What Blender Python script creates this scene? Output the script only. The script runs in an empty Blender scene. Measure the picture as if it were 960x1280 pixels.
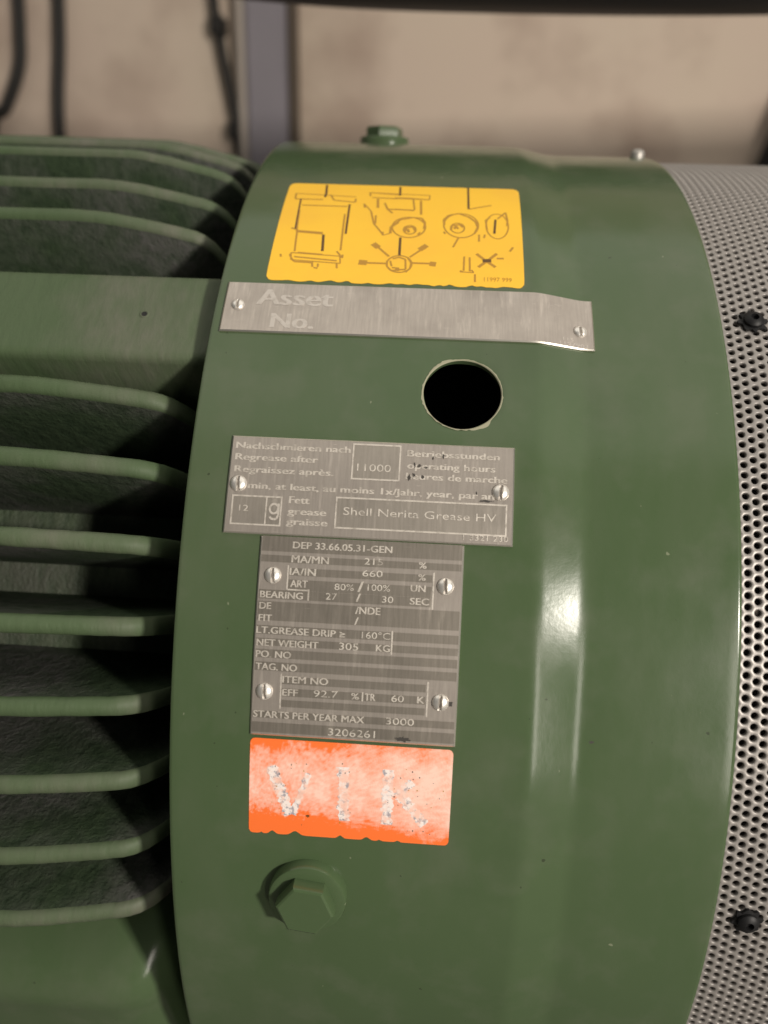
import bpy, bmesh, math, random
from mathutils import Vector, Matrix
random.seed(7)
PI = math.pi
scene = bpy.context.scene
COL = scene.collection
# ------------------------------------------------------------------ camera
# The motor lies along X (axis at y = z = 0); angles round it are measured from
# the camera's side, PHI being the camera's elevation round the axis.
PHI = math.radians(22.5)
cam_d = bpy.data.cameras.new('camera')
cam = bpy.data.objects.new('camera', cam_d); COL.objects.link(cam); scene.camera = cam
cam_d.sensor_fit = 'VERTICAL'; cam_d.sensor_height = 36.0; cam_d.sensor_width = 27.0
cam_d.lens = 36.0 * 1003.0 / 1280.0
cam_d.clip_start = 0.01; cam_d.clip_end = 50
M_view = (Matrix.Rotation(-PHI, 3, 'X') @ Matrix.Rotation(0.0507, 3, 'Z') @ Matrix.Rotation(0.0983, 3, 'X') @ Matrix.Rotation(-0.0537, 3, 'Y'))
right, fwd, up = M_view @ Vector((1, 0, 0)), M_view @ Vector((0, 1, 0)), M_view @ Vector((0, 0, 1))
mw = Matrix((right, up, -fwd)).transposed().to_4x4()
mw.translation = Vector((0, -0.4358 * math.cos(PHI), 0.4358 * math.sin(PHI)))
cam.matrix_world = mw
cam_d.dof.use_dof = True; cam_d.dof.focus_distance = 0.227; cam_d.dof.aperture_fstop = 7.2
scene.render.resolution_x, scene.render.resolution_y = 768, 1024
# ------------------------------------------------------------------ light
world = bpy.data.worlds.new('World'); scene.world = world; world.use_nodes = True
bgn = world.node_tree.nodes['Background']
bgn.inputs[0].default_value = (0.95, 0.98, 1.0, 1); bgn.inputs[1].default_value = 0.042
def area(name, loc, target, w, h, watts, color):
    d = bpy.data.lights.new(name, 'AREA'); d.shape = 'RECTANGLE'; d.size = w; d.size_y = h
    d.energy = watts; d.color = color
    o = bpy.data.objects.new(name, d); COL.objects.link(o)
    o.location = loc; o.rotation_euler = (Vector(target) - Vector(loc)).to_track_quat('-Z', 'Y').to_euler()
    return o
area('work_lamp', (1.08, -1.36, 0.505), (0.04, -0.2, 0.06), 0.125, 0.125, 28, (1.0, 0.93, 0.83))
area('ceiling_lamp', (0.0, 0.3, 2.6), (0, 0.3, 0), 6.0, 4.5, 80, (1.0, 0.94, 0.84))
area('strip_lamp', (0.735, -1.54, -0.12), (0.04, -0.2, 0.0), 0.16, 1.15, 6.2, (1.0, 0.92, 0.82))
vs = scene.view_settings
vs.view_transform = 'Standard'; vs.look = 'None'; vs.exposure = 0.0; vs.gamma = 1.0; vs.use_curve_mapping = False
scene.render.engine = 'CYCLES'
# ------------------------------------------------------------------ helpers
def S(th): return th * 220.0                       # fit angle -> arc length in mm
def cowl_r(x):                                     # outer radius of the cowl at X (mm)
    t = min(1, max(0, (x - 29.0) / 17.0)); e = .22   # straight slope with eased ends
    y = t * t / (2 * e) if t < e else t - e / 2 if t < 1 - e else 1 - e - (1 - t) ** 2 / (2 * e)
    return 220.0 - 2.9 * y / (1 - e)
def pt(x, s, r):                                   # (X mm, arc mm, radius mm) -> metres
    a = s / 220.0 + PHI
    return (x * .001, -r * math.cos(a) * .001, r * math.sin(a) * .001)
def on(x, s, h): return pt(x, s, cowl_r(x) + h)
def tag(o, label=None, cat=None, group=None, kind=None):
    if label: o['label'] = label
    if cat: o['category'] = cat
    if group: o['group'] = group
    if kind: o['kind'] = kind
    return o
def link(name, me, mat, parent=None):
    o = bpy.data.objects.new(name, me); COL.objects.link(o)
    if mat and not me.materials: me.materials.append(mat)
    if parent: o.parent = parent
    return o
def mesh(name, v, f, mat, parent=None, smooth=None, uv=None):
    me = bpy.data.meshes.new(name); me.from_pydata(v, [], f); me.update()
    if smooth is not None:
        me.polygons.foreach_set('use_smooth', [True] * len(me.polygons))
        if smooth < 179: me.set_sharp_from_angle(angle=math.radians(smooth))
    if uv:
        l = me.uv_layers.new(name='UVMap')
        for lp in me.loops: l.data[lp.index].uv = uv[lp.vertex_index]
    return link(name, me, mat, parent)
def fix_normals(o):
    bm = bmesh.new(); bm.from_mesh(o.data); bmesh.ops.recalc_face_normals(bm, faces=bm.faces); bm.to_mesh(o.data); bm.free()
def empty(name, loc=(0, 0, 0)):
    o = bpy.data.objects.new(name, None); COL.objects.link(o); o.location = loc; o.empty_display_size = .05; return o
# ------------------------------------------------------------------ materials
class NT:
    def __init__(s, name):
        s.m = bpy.data.materials.new(name); s.m.use_nodes = True; s.t = s.m.node_tree
        s.b = s.t.nodes['Principled BSDF']
    def n(s, typ, **kw):
        nd = s.t.nodes.new(typ)
        for k, v in kw.items():
            if k in nd.inputs.keys(): nd.inputs[k].default_value = v
            else: setattr(nd, k, v)
        return nd
    def l(s, a, b): s.t.links.new(a, b)
    def co(s, kind='Object', scale=(1, 1, 1)):
        tc = s.n('ShaderNodeTexCoord'); mp = s.n('ShaderNodeMapping'); mp.inputs['Scale'].default_value = scale
        s.l(tc.outputs[kind], mp.inputs['Vector']); return mp.outputs['Vector']
    def pos(s, scale=(1, 1, 1)):                     # position in the place itself, so copies differ
        g = s.n('ShaderNodeNewGeometry'); mp = s.n('ShaderNodeMapping'); mp.inputs['Scale'].default_value = scale
        s.l(g.outputs['Position'], mp.inputs['Vector']); return mp.outputs['Vector']
    def noise(s, vec, scale, detail=4, rough=.55):
        nd = s.n('ShaderNodeTexNoise'); nd.inputs['Scale'].default_value = scale
        nd.inputs['Detail'].default_value = detail; nd.inputs['Roughness'].default_value = rough
        s.l(vec, nd.inputs['Vector']); return nd.outputs['Fac']
    def ramp(s, fac, stops):
        nd = s.n('ShaderNodeValToRGB'); cr = nd.color_ramp
        while len(cr.elements) < len(stops): cr.elements.new(.5)
        for e, (p, c) in zip(cr.elements, stops): e.position = p; e.color = c if len(c) == 4 else (*c, 1)
        s.l(fac, nd.inputs['Fac']); return nd.outputs['Color']
    def mix(s, fac, a, b, blend='MIX'):
        nd = s.n('ShaderNodeMix'); nd.data_type = 'RGBA'; nd.blend_type = blend
        for sock, v in ((nd.inputs[0], fac), (nd.inputs[6], a), (nd.inputs[7], b)):
            if hasattr(v, 'links'): s.l(v, sock)
            else: sock.default_value = v if isinstance(v, (int, float)) else (*v[:3], 1)
        return nd.outputs[2]
    def math(s, op, a, b=0.0):
        nd = s.n('ShaderNodeMath'); nd.operation = op
        for sock, v in ((nd.inputs[0], a), (nd.inputs[1], b)):
            if hasattr(v, 'links'): s.l(v, sock)
            else: sock.default_value = v
        return nd.outputs[0]
    def bump(s, h, strength, dist=.0005):
        nd = s.n('ShaderNodeBump'); nd.inputs['Strength'].default_value = strength; nd.inputs['Distance'].default_value = dist
        s.l(h, nd.inputs['Height']); s.l(nd.outputs['Normal'], s.b.inputs['Normal'])
    def set(s, **kw):
        for k, v in kw.items():
            sock = s.b.inputs[k.replace('_', ' ')]
            if hasattr(v, 'links'): s.l(v, sock)
            else: sock.default_value = (*v, 1) if isinstance(v, tuple) and len(v) == 3 else v
        return s
def g3(v): return (v, v, v)
def plain(name, col, rough=.5, metal=0.0, spec=.5):
    t = NT(name); t.set(Base_Color=col, Roughness=rough, Metallic=metal); t.b.inputs['Specular IOR Level'].default_value = spec
    return t.m
def m_paint():
    t = NT('green_enamel'); v = t.co()
    n1 = t.noise(v, 9, 5); n2 = t.noise(v, 70, 4); n3 = t.noise(v, 900, 2)
    base = t.mix(t.ramp(n1, [(.35, g3(0)), (.7, g3(1))]), GREEN_A, GREEN_B)
    dust = t.ramp(n2, [(.5, g3(0)), (.8, g3(.25))])
    base = t.mix(dust, base, (.15, .155, .12))
    smear = t.noise(t.pos((14, 5, 5)), 1.6, 6, .62)                     # wiped dust, in bands round the cowl
    base = t.mix(t.ramp(smear, [(.48, g3(0)), (.74, g3(.30))]), base, (.135, .145, .105))
    oil = t.noise(t.pos((3, 3, 3)), 3.1, 6, .6)
    base = t.mix(t.ramp(oil, [(.55, g3(0)), (.8, g3(.5))]), base, (.038, .062, .028))
    sp = t.ramp(t.noise(v, 420, 1), [(.80, g3(0)), (.82, g3(.8))])
    base = t.mix(sp, base, (.035, .045, .025))
    sp2 = t.ramp(t.noise(t.co(scale=(1.3, 1, 1)), 310, 1), [(.80, g3(0)), (.82, g3(.5))])
    base = t.mix(sp2, base, (.30, .32, .22))
    t.set(Base_Color=base, Roughness=t.math('ADD', t.ramp(n2, [(.3, g3(.14)), (.75, g3(.20))]), t.ramp(smear, [(.45, g3(0)), (.75, g3(.10))])))
    t.b.inputs['Specular IOR Level'].default_value = .36
    h = t.math('ADD', t.math('MULTIPLY', n3, .25), t.math('MULTIPLY', t.noise(v, 260, 3), .6))
    t.bump(h, .12, .0003); return t.m
def m_cast():
    t = NT('shaded_green_cast'); v = t.co()
    n1 = t.noise(v, 22, 5); n2 = t.noise(t.co(scale=(1, .35, .35)), 330, 4); n3 = t.noise(v, 700, 3)
    base = t.mix(t.ramp(n2, [(.3, g3(0)), (.7, g3(1))]), GREEN_SHADE, GREEN_A)  # green darkened, and dust below, for the shade between the fins
    dust = t.mix(1.0, t.ramp(n1, [(.42, g3(.1)), (.68, g3(.85))]), t.ramp(n2, [(.3, g3(.55)), (.6, g3(1))]), 'MULTIPLY')
    base = t.mix(dust, base, (.055, .055, .046))
    yel = t.ramp(t.noise(t.co(scale=(.35, 1, 1)), 95, 4), [(.74, g3(0)), (.78, g3(.8))])
    base = t.mix(yel, base, (.30, .27, .07))
    t.set(Base_Color=base, Roughness=.62); t.b.inputs['Specular IOR Level'].default_value = .3
    t.bump(t.math('ADD', n2, t.math('MULTIPLY', n3, .6)), .75, .0011); return t.m
def m_fin():
    t = NT('green_fin_paint'); v = t.pos()
    n1 = t.noise(v, 30, 5); n2 = t.noise(t.pos((1, .35, .35)), 300, 4)
    base = t.mix(t.ramp(n1, [(.3, g3(0)), (.7, g3(1))]), GREEN_A, GREEN_B)
    d = t.mix(1.0, t.ramp(t.noise(v, 14, 5), [(.45, g3(.05)), (.68, g3(.8))]), t.ramp(n2, [(.3, g3(.5)), (.62, g3(1))]), 'MULTIPLY')
    base = t.mix(d, base, (.16, .15, .125))
    ch = t.ramp(t.noise(t.pos((.3, 1, 1)), 120, 3), [(.76, g3(0)), (.785, g3(.6))])
    base = t.mix(ch, base, (.33, .31, .10))
    t.set(Base_Color=base, Roughness=.58); t.b.inputs['Specular IOR Level'].default_value = .3
    t.bump(n2, .45, .0008); return t.m
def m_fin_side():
    t = NT('dusty_shaded_flank'); v = t.pos(); n2 = t.noise(t.pos((1, .8, .8)), 300, 5, .6); n3 = t.noise(v, 900, 3)
    base = t.mix(t.ramp(n2, [(.3, g3(0)), (.7, g3(1))]), (.022, .038, .019), (.042, .064, .033))  # flank green darkened, painting in the shade of the gaps
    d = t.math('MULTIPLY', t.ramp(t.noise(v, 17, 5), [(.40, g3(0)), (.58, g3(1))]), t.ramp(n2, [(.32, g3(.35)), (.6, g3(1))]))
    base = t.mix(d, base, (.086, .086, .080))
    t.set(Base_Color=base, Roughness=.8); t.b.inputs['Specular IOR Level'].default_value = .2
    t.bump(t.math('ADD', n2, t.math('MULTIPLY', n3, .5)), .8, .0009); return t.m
def m_metal(name, a, b, metal=.75, rough=.42):
    t = NT(name); v = t.co('UV', (1, 1, 1)); st = t.noise(t.co('UV', (140, 9, 1)), 1.0, 5, .6)
    bl = t.noise(v, 6, 4)
    base = t.mix(t.ramp(st, [(.3, g3(0)), (.7, g3(1))]), a, b)
    base = t.mix(t.ramp(bl, [(.45, g3(0)), (.75, g3(.55))]), base, tuple(c * .72 for c in a))
    sc = t.ramp(t.noise(t.co('UV', (18, 260, 1)), 1.0, 2), [(.70, g3(0)), (.74, g3(.5))])
    base = t.mix(sc, base, tuple(min(1, c * 1.35) for c in b))
    sm = t.ramp(t.noise(t.co('UV', (52, 7, 1)), 1.0, 4, .6), [(.56, g3(0)), (.72, g3(.55))])
    base = t.mix(sm, base, tuple(min(1, c * 1.3) for c in b))
    t.set(Base_Color=base, Metallic=metal, Roughness=t.ramp(bl, [(.3, g3(rough - .06)), (.7, g3(rough + .1))]))
    t.bump(st, .06, .0002); return t.m
def m_letter(name, col, under, cover=.5, metal=.45):
    t = NT(name); v = t.co()
    w = t.ramp(t.noise(v, 620, 3), [(cover - .14, g3(0)), (cover + .10, g3(1))])
    t.set(Base_Color=t.mix(w, under, col), Metallic=metal, Roughness=.5); return t.m
def m_wall():
    t = NT('stained_plaster'); v = t.co()
    a = t.noise(v, 2.3, 5); b = t.noise(v, 6.5, 6)
    base = t.mix(t.ramp(a, [(.35, g3(0)), (.65, g3(1))]), (.66, .525, .435), (.67, .56, .45))
    base = t.mix(t.ramp(b, [(.46, g3(0)), (.70, g3(.75))]), base, (.40, .295, .235))
    t.set(Base_Color=base, Roughness=.9); t.bump(b, .2, .004); return t.m
def m_sticker_orange():
    t = NT('faded_orange_vinyl'); uv = t.co('UV')
    sep = t.n('ShaderNodeSeparateXYZ'); t.l(uv, sep.inputs[0])     # u, v run 0..1 over the sticker
    n = t.noise(t.co('UV', (2.0, 1.0, 1)), 3.2, 6, .7); fine = t.noise(t.co('UV', (2.0, 1, 1)), 26, 4, .7)
    vv = t.math('ABSOLUTE', t.math('SUBTRACT', sep.outputs[1], .58))
    edge = t.math('MULTIPLY', t.math('POWER', vv, 2.4), t.math('SUBTRACT', 3.6, t.math('MULTIPLY', sep.outputs[0], 2.2)))
    k = t.math('ADD', t.math('SUBTRACT', t.math('ADD', t.math('ADD', n, .07), t.math('MULTIPLY', sep.outputs[0], .10)), edge), t.math('MULTIPLY', t.math('SUBTRACT', fine, .5), .55))
    wear = t.ramp(k, [(.30, g3(0)), (.46, g3(.45)), (.72, g3(.95))])
    base = t.mix(wear, (.97, .18, .030), (.95, .66, .55))
    t.set(Base_Color=base, Roughness=.55); return t.m
def m_vik():
    t = NT('scuffed_white_print'); v = t.co()
    f = t.noise(v, 650, 4, .7)
    base = t.mix(t.ramp(f, [(.39, g3(1)), (.49, g3(0))]), (.90, .80, .76), (.36, .34, .38))
    base = t.mix(t.ramp(t.noise(v, 300, 4, .6), [(.47, g3(0)), (.60, g3(.85))]), base, (.93, .56, .44))
    t.set(Base_Color=base, Roughness=.6); return t.m
def m_yellow():
    t = NT('yellow_vinyl'); v = t.co()
    base = t.mix(t.ramp(t.noise(v, 40, 5), [(.4, g3(0)), (.75, g3(1))]), (.95, .56, .040), (.90, .50, .045))
    t.set(Base_Color=base, Roughness=.5); t.b.inputs['Specular IOR Level'].default_value = .35
    return t.m
GREEN_A, GREEN_B, GREEN_SHADE = (.064, .101, .046), (.073, .111, .053), (.026, .045, .023)
PAINT, CAST, FINP, FINSIDE = m_paint(), m_cast(), m_fin(), m_fin_side()
PLATE = m_metal('brushed_plate', (.395, .352, .315), (.485, .438, .39), .55, .38)
PLATE_DARK = m_metal('etched_plate_field', (.235, .212, .18), (.32, .288, .248), .6, .42)
PLATE_DARK2 = m_metal('etched_box_field', (.39, .352, .305), (.47, .425, .375), .65, .40)
PLATE_EDGE = plain('bright_cut_edge', (.80, .76, .68), .3, .9)
LETTER = m_letter('raised_bare_letter', (.66, .61, .545), (.44, .40, .35), .42)
LETTER_FAINT = m_letter('faint_letter', (.58, .535, .49), (.46, .42, .375), .42, .5)
STAMP = m_letter('stamped_figure', (.72, .67, .60), (.40, .365, .32), .44)
RIVET = plain('nickel_rivet', (.86, .83, .78), .36, .7)
SLOT = plain('darker_rivet_slot', (.42, .38, .34), .5, .6)  # slot floor, darker than the rivet head
GRILLE = plain('galvanised_sheet', (.30, .280, .265), .46, .42)
BLACK = plain('black_rubber', (.012, .012, .013), .5)
BLACK_METAL = plain('black_oxide', (.010, .010, .011), .5, .1, .3)
BLACK_MATT = plain('matt_black_paint', (.006, .007, .009), .6, 0, .25)
INSIDE_BLACK = plain('inside_black', (.008, .008, .008), .7)  # near black for unlit insides: fan drum and pinhole
INK = plain('brown_print_ink', (.46, .235, .022), .5)
INK_DARK = plain('dark_print_ink', (.11, .052, .010), .5)
CHIP = plain('chipped_primer', (.33, .32, .22), .7)
NAME_TEXT = [('DEP 33.66.05.31-GEN', -35.0, -8.2, 10.21, 1.9), ('MA/MN', -35.1, -25.1, 6.39, 2.03), ('215', -15.5, -10.5, 6.84, 1.82), ('%', -0.8, 1.2, 6.58, 1.74), ('IA/IN', -35.4, -28.4, 3.02, 2.02), ('660', -15.8, -10.4, 3.67, 1.81), ('%', -0.8, 1.1, 3.37, 1.73), ('ART', -35.0, -30.4, -0.19, 2.01), ('80%', -23.1, -17.9, -0.31, 1.74), ('/', -16.8, -15.4, -0.5, 2.94), ('100%', -14.2, -8.2, -0.04, 1.8), ('UN', -2.7, 1.2, 0.35, 1.86), ('BEARING', -43.0, -31.5, -3.35, 1.87), ('27', -25.3, -22.3, -2.99, 1.8), ('/', -17.1, -16.0, -3.13, 2.26), ('30', -10.2, -7.2, -3.01, 1.79), ('SEC', -2.7, 2.3, -3.11, 1.86), ('DE', -43.0, -39.9, -6.35, 1.87), ('/NDE', -17.1, -10.5, -6.35, 1.99), ('FIT', -43.0, -39.5, -9.59, 1.87), ('/', -17.2, -16.2, -9.27, 2.12), ('LT.GREASE DRIP ≥', -43.4, -19.6, -12.82, 1.87), ('160°C', -15.1, -7.5, -12.72, 1.86), ('NET WEIGHT', -43.2, -26.6, -16.13, 1.87), ('305', -21.0, -15.9, -16.05, 1.99), ('KG', -11.1, -7.5, -15.93, 1.86), ('PO. NO', -43.2, -33.8, -19.18, 1.87), ('TAG. NO', -43.1, -32.0, -22.51, 1.88), ('ITEM NO', -35.7, -23.5, -25.64, 1.88), ('EFF', -35.6, -31.5, -29.12, 1.89), ('92.7', -27.2, -20.7, -28.94, 1.88), ('%', -17.1, -15.1, -29.0, 1.75), ('TR', -13.5, -10.7, -29.13, 2.01), ('60', -6.4, -3.1, -29.02, 1.88), ('K', 0.5, 2.3, -29.01, 1.87), ('STARTS PER YEAR MAX', -43.2, -13.4, -35.32, 1.91), ('3000', -7.6, -0.1, -35.15, 1.9), ('3206261', -22.9, -10.3, -39.14, 2.06)]
REG_TEXT = [('Nachschmieren nach', -53.1, -21.3, 37.44, 1.97), ('Regrease after', -53.0, -30.1, 34.12, 1.95), ('Regraissez après.', -52.9, -25.5, 30.59, 1.92), ('min, at least, au moins 1x/Jahr, year, par an', -48.7, 18.5, 26.08, 1.89), ('Fett', -37.0, -31.5, 22.43, 2.05), ('grease', -37.2, -26.7, 19.36, 1.94), ('graisse', -37.3, -26.2, 16.54, 1.93), ('g', -42.1, -39.4, 19.09, 4.65), ('12', -50.6, -48.1, 19.71, 1.77), ('11000', -19.1, -9.8, 32.46, 2.16), ('Betriebsstunden', -5.5, 19.7, 37.23, 1.95), ('operating hours', -5.3, 18.6, 33.74, 1.92), ('heures de marche', -5.5, 21.9, 30.74, 1.9), ('Shell Nerita Grease HV', -22.0, 19.3, 19.97, 2.22), ('1 3321 230', 10.6, 22.6, 14.74, 1.54)]
ASSET_TEXT = [('Asset', -53.3, -30.6, 85.43, 6.4), ('No.', -48.1, -35.7, 76.86, 5.64), ('1197903', 36.9, 45.4, 75.9, 1.1), ('115', 37.9, 41.0, 77.5, 1.2)]
REG_BOX = [(-52.82, -38.86, 15.89, 24.15), (-43.32, -43.04, 16.36, 24.62), (-20.63, -7.21, 29.92, 40.32), (-24.28, 22.17, 16.12, 24.89)]
FIELDS = [(9.15, 13.3), (6.27, 8.13), (2.9, 4.92), (-0.28, 1.8), (-3.79, -1.12), (-9.36, -4.29), (-13.02, -10.69), (-16.02, -14.09), (-19.29, -17.02), (-22.7, -20.36), (-26.06, -24.04), (-29.33, -27.2), (-32.21, -30.31), (-35.44, -33.5), (-39.39, -36.57)]
YELLOW_ART = [([(-49.2, 144.0), (-48.9, 140.0), (-39.5, 140.0)], 0.5), ([(-39.4, 151.1), (-38.9, 144.6), (-39.0, 141.8)], 1.5), ([(-37.3, 143.7), (-35.7, 139.8), (-28.4, 138.8), (-28.4, 141.2)], 0.5), ([(-47.0, 140.1), (-46.3, 121.2)], 0.8), ([(-45.6, 121.2), (-45.0, 109.7)], 0.6), ([(-46.5, 132.7), (-45.8, 120.5)], 0.4), ([(-30.1, 137.3), (-29.7, 119.4)], 1.0), ([(-31.1, 130.9), (-30.8, 121.2), (-30.5, 110.8)], 0.6), ([(-46.0, 135.9), (-30.7, 135.8)], 0.3), ([(-45.2, 120.1), (-37.1, 119.4)], 1.6), ([(-36.8, 118.7), (-36.2, 110.2)], 1.6), ([(-44.0, 109.1), (-36.0, 108.5)], 1.0), ([(-47.7, 121.9), (-46.3, 121.2)], 0.6), ([(-49.3, 108.2), (-48.9, 106.9)], 0.5), ([(-46.3, 108.3), (-45.9, 107.0)], 0.6), ([(-44.8, 107.1), (-31.2, 105.8)], 0.5), ([(-45.8, 106.7), (-44.5, 104.8), (-38.4, 104.5)], 0.4), ([(-31.7, 110.4), (-29.6, 107.2)], 0.5), ([(-29.6, 108.8), (-29.6, 107.2)], 0.5), ([(-38.9, 104.8), (-38.5, 102.6)], 0.6), ([(-36.9, 104.2), (-36.8, 102.6)], 0.5), ([(-38.1, 102.3), (-36.8, 102.1)], 0.3), ([(-31.1, 104.5), (-30.8, 102.3)], 0.4), ([(-23.6, 143.5), (-23.9, 146.1), (-14.1, 145.1)], 0.5), ([(-22.9, 142.5), (-14.2, 142.1)], 0.7), ([(-20.9, 141.7), (-20.5, 135.5)], 1.1), ([(-25.3, 138.0), (-24.8, 135.3)], 0.8), ([(-18.4, 138.9), (-17.2, 134.8), (-15.4, 132.3)], 0.9), ([(-22.6, 133.2), (-21.1, 125.7), (-17.7, 119.7)], 0.7), ([(-20.8, 130.7), (-20.6, 125.7)], 0.5), ([(-17.8, 121.2), (-17.8, 119.3)], 0.6), ([(-13.1, 126.9), (-15.4, 124.0), (-15.4, 120.5)], 1.1), ([(-20.5, 114.8), (-18.6, 112.8)], 2.6), ([(-18.8, 113.1), (-15.0, 108.6)], 1.0), ([(-24.3, 105.5), (-21.7, 105.3)], 2.8), ([(-21.7, 105.3), (-15.7, 105.3)], 1.0), ([(-15.5, 106.6), (-15.4, 104.0), (-14.0, 102.2), (-11.4, 102.3)], 0.6), ([(-14.5, 106.6), (-13.9, 104.1)], 0.4), ([(-13.8, 103.5), (-11.5, 103.3)], 0.4), ([(-13.8, 151.2), (-13.6, 144.5)], 1.4), ([(-15.3, 142.8), (-9.0, 142.7), (-8.2, 134.9)], 0.5), ([(-14.8, 135.0), (-8.4, 134.4)], 0.7), ([(-6.3, 141.3), (-5.9, 131.9)], 1.0), ([(-9.5, 142.6), (-3.5, 142.0)], 0.6), ([(-14.9, 124.6), (-12.5, 128.5), (-8.4, 130.0), (-5.6, 129.7), (-4.4, 127.2), (-4.7, 123.5)], 0.9), ([(-10.8, 121.6), (-10.4, 124.0), (-8.2, 124.5), (-7.4, 122.2)], 1.0), ([(-9.9, 123.2), (-9.5, 121.3)], 1.2), ([(-6.6, 120.3), (-5.7, 121.5)], 0.6), ([(-12.0, 118.4), (-11.8, 109.4)], 1.5), ([(-13.8, 107.6), (-11.8, 108.4), (-9.8, 107.5), (-9.5, 102.9), (-11.9, 102.5)], 0.5), ([(-9.2, 108.5), (-7.9, 105.9), (-8.2, 103.3), (-9.5, 101.6)], 0.7), ([(-12.8, 102.7), (-9.5, 102.7)], 0.4), ([(-8.5, 108.6), (-5.3, 112.2)], 0.9), ([(-5.6, 112.3), (-3.4, 114.8)], 2.4), ([(-7.7, 105.9), (-2.2, 105.9)], 1.0), ([(-2.2, 105.9), (-0.2, 105.6)], 2.6), ([(9.6, 152.2), (9.7, 136.4)], 1.3), ([(9.9, 136.4), (17.3, 139.3)], 0.2), ([(1.9, 126.3), (1.6, 129.2), (3.2, 132.0), (6.4, 133.3), (9.7, 131.4), (12.0, 128.5), (12.7, 125.3), (11.6, 121.6)], 0.9), ([(4.0, 123.2), (4.4, 126.0), (7.0, 126.6), (7.9, 125.0)], 0.9), ([(5.2, 124.0), (5.6, 125.7), (6.5, 124.1)], 1.0), ([(1.8, 122.3), (2.3, 121.1)], 0.5), ([(6.6, 119.4), (4.9, 114.2)], 0.4), ([(13.1, 121.3), (13.1, 117.5)], 0.5), ([(15.7, 123.8), (15.3, 129.6), (16.7, 131.4)], 0.8), ([(18.5, 130.2), (18.0, 122.0)], 1.4), ([(19.2, 130.7), (21.9, 134.8), (22.4, 130.0), (22.2, 126.6)], 0.5), ([(15.0, 121.4), (14.7, 119.5)], 0.4), ([(8.5, 109.8), (8.4, 103.1)], 0.7), ([(10.2, 109.5), (10.3, 102.9)], 0.7), ([(7.3, 103.1), (8.2, 102.5)], 0.5), ([(10.8, 103.6), (11.4, 102.6)], 0.5), ([(12.3, 111.3), (14.9, 108.4), (18.2, 105.2)], 1.3), ([(18.7, 111.7), (16.0, 108.4), (12.9, 105.0)], 1.3), ([(14.2, 108.0), (16.9, 108.2)], 2.2), ([(18.6, 109.3), (20.8, 109.4)], 1.0), ([(22.7, 112.9), (23.8, 115.1)], 0.9), ([(11.9, 101.7), (11.9, 98.3)], 0.5)]
YELLOW_TEXT = [('11997 999', 14.7, 23.1, 98.78, 1.86)]
VIK = [([(-38.0, -48.9), (-32.6, -62.7)], 3.0), ([(-27.8, -50.3), (-31.8, -62.6)], 1.8), ([(-18.4, -47.9), (-17.9, -63.4)], 3.2), ([(-6.1, -47.8), (-6.3, -63.7)], 3.2), ([(0.3, -50.8), (-3.9, -55.4)], 2.4), ([(-2.9, -55.0), (4.2, -62.9)], 3.0)]
# ================================================================== setting
wall = mesh('wall', [(-3, .83, -1), (3, .83, -1), (3, .83, 2.2), (-3, .83, 2.2)], [(0, 1, 2, 3)], m_wall()); tag(wall, kind='structure')
FLOOR = NT('bare_concrete'); FLOOR.set(Base_Color=FLOOR.mix(FLOOR.noise(FLOOR.co(), 7, 6), (.10, .095, .09), (.17, .16, .15)), Roughness=.85)
floor = mesh('floor', [(-3, -4, -.34), (3, -4, -.34), (3, .83, -.34), (-3, .83, -.34)], [(0, 1, 2, 3)], FLOOR.m); tag(floor, kind='structure')
# ================================================================== motor
motor = empty('electric_motor')
tag(motor, 'green finned electric motor with riveted plates on its fan cowl', 'motor')
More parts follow.
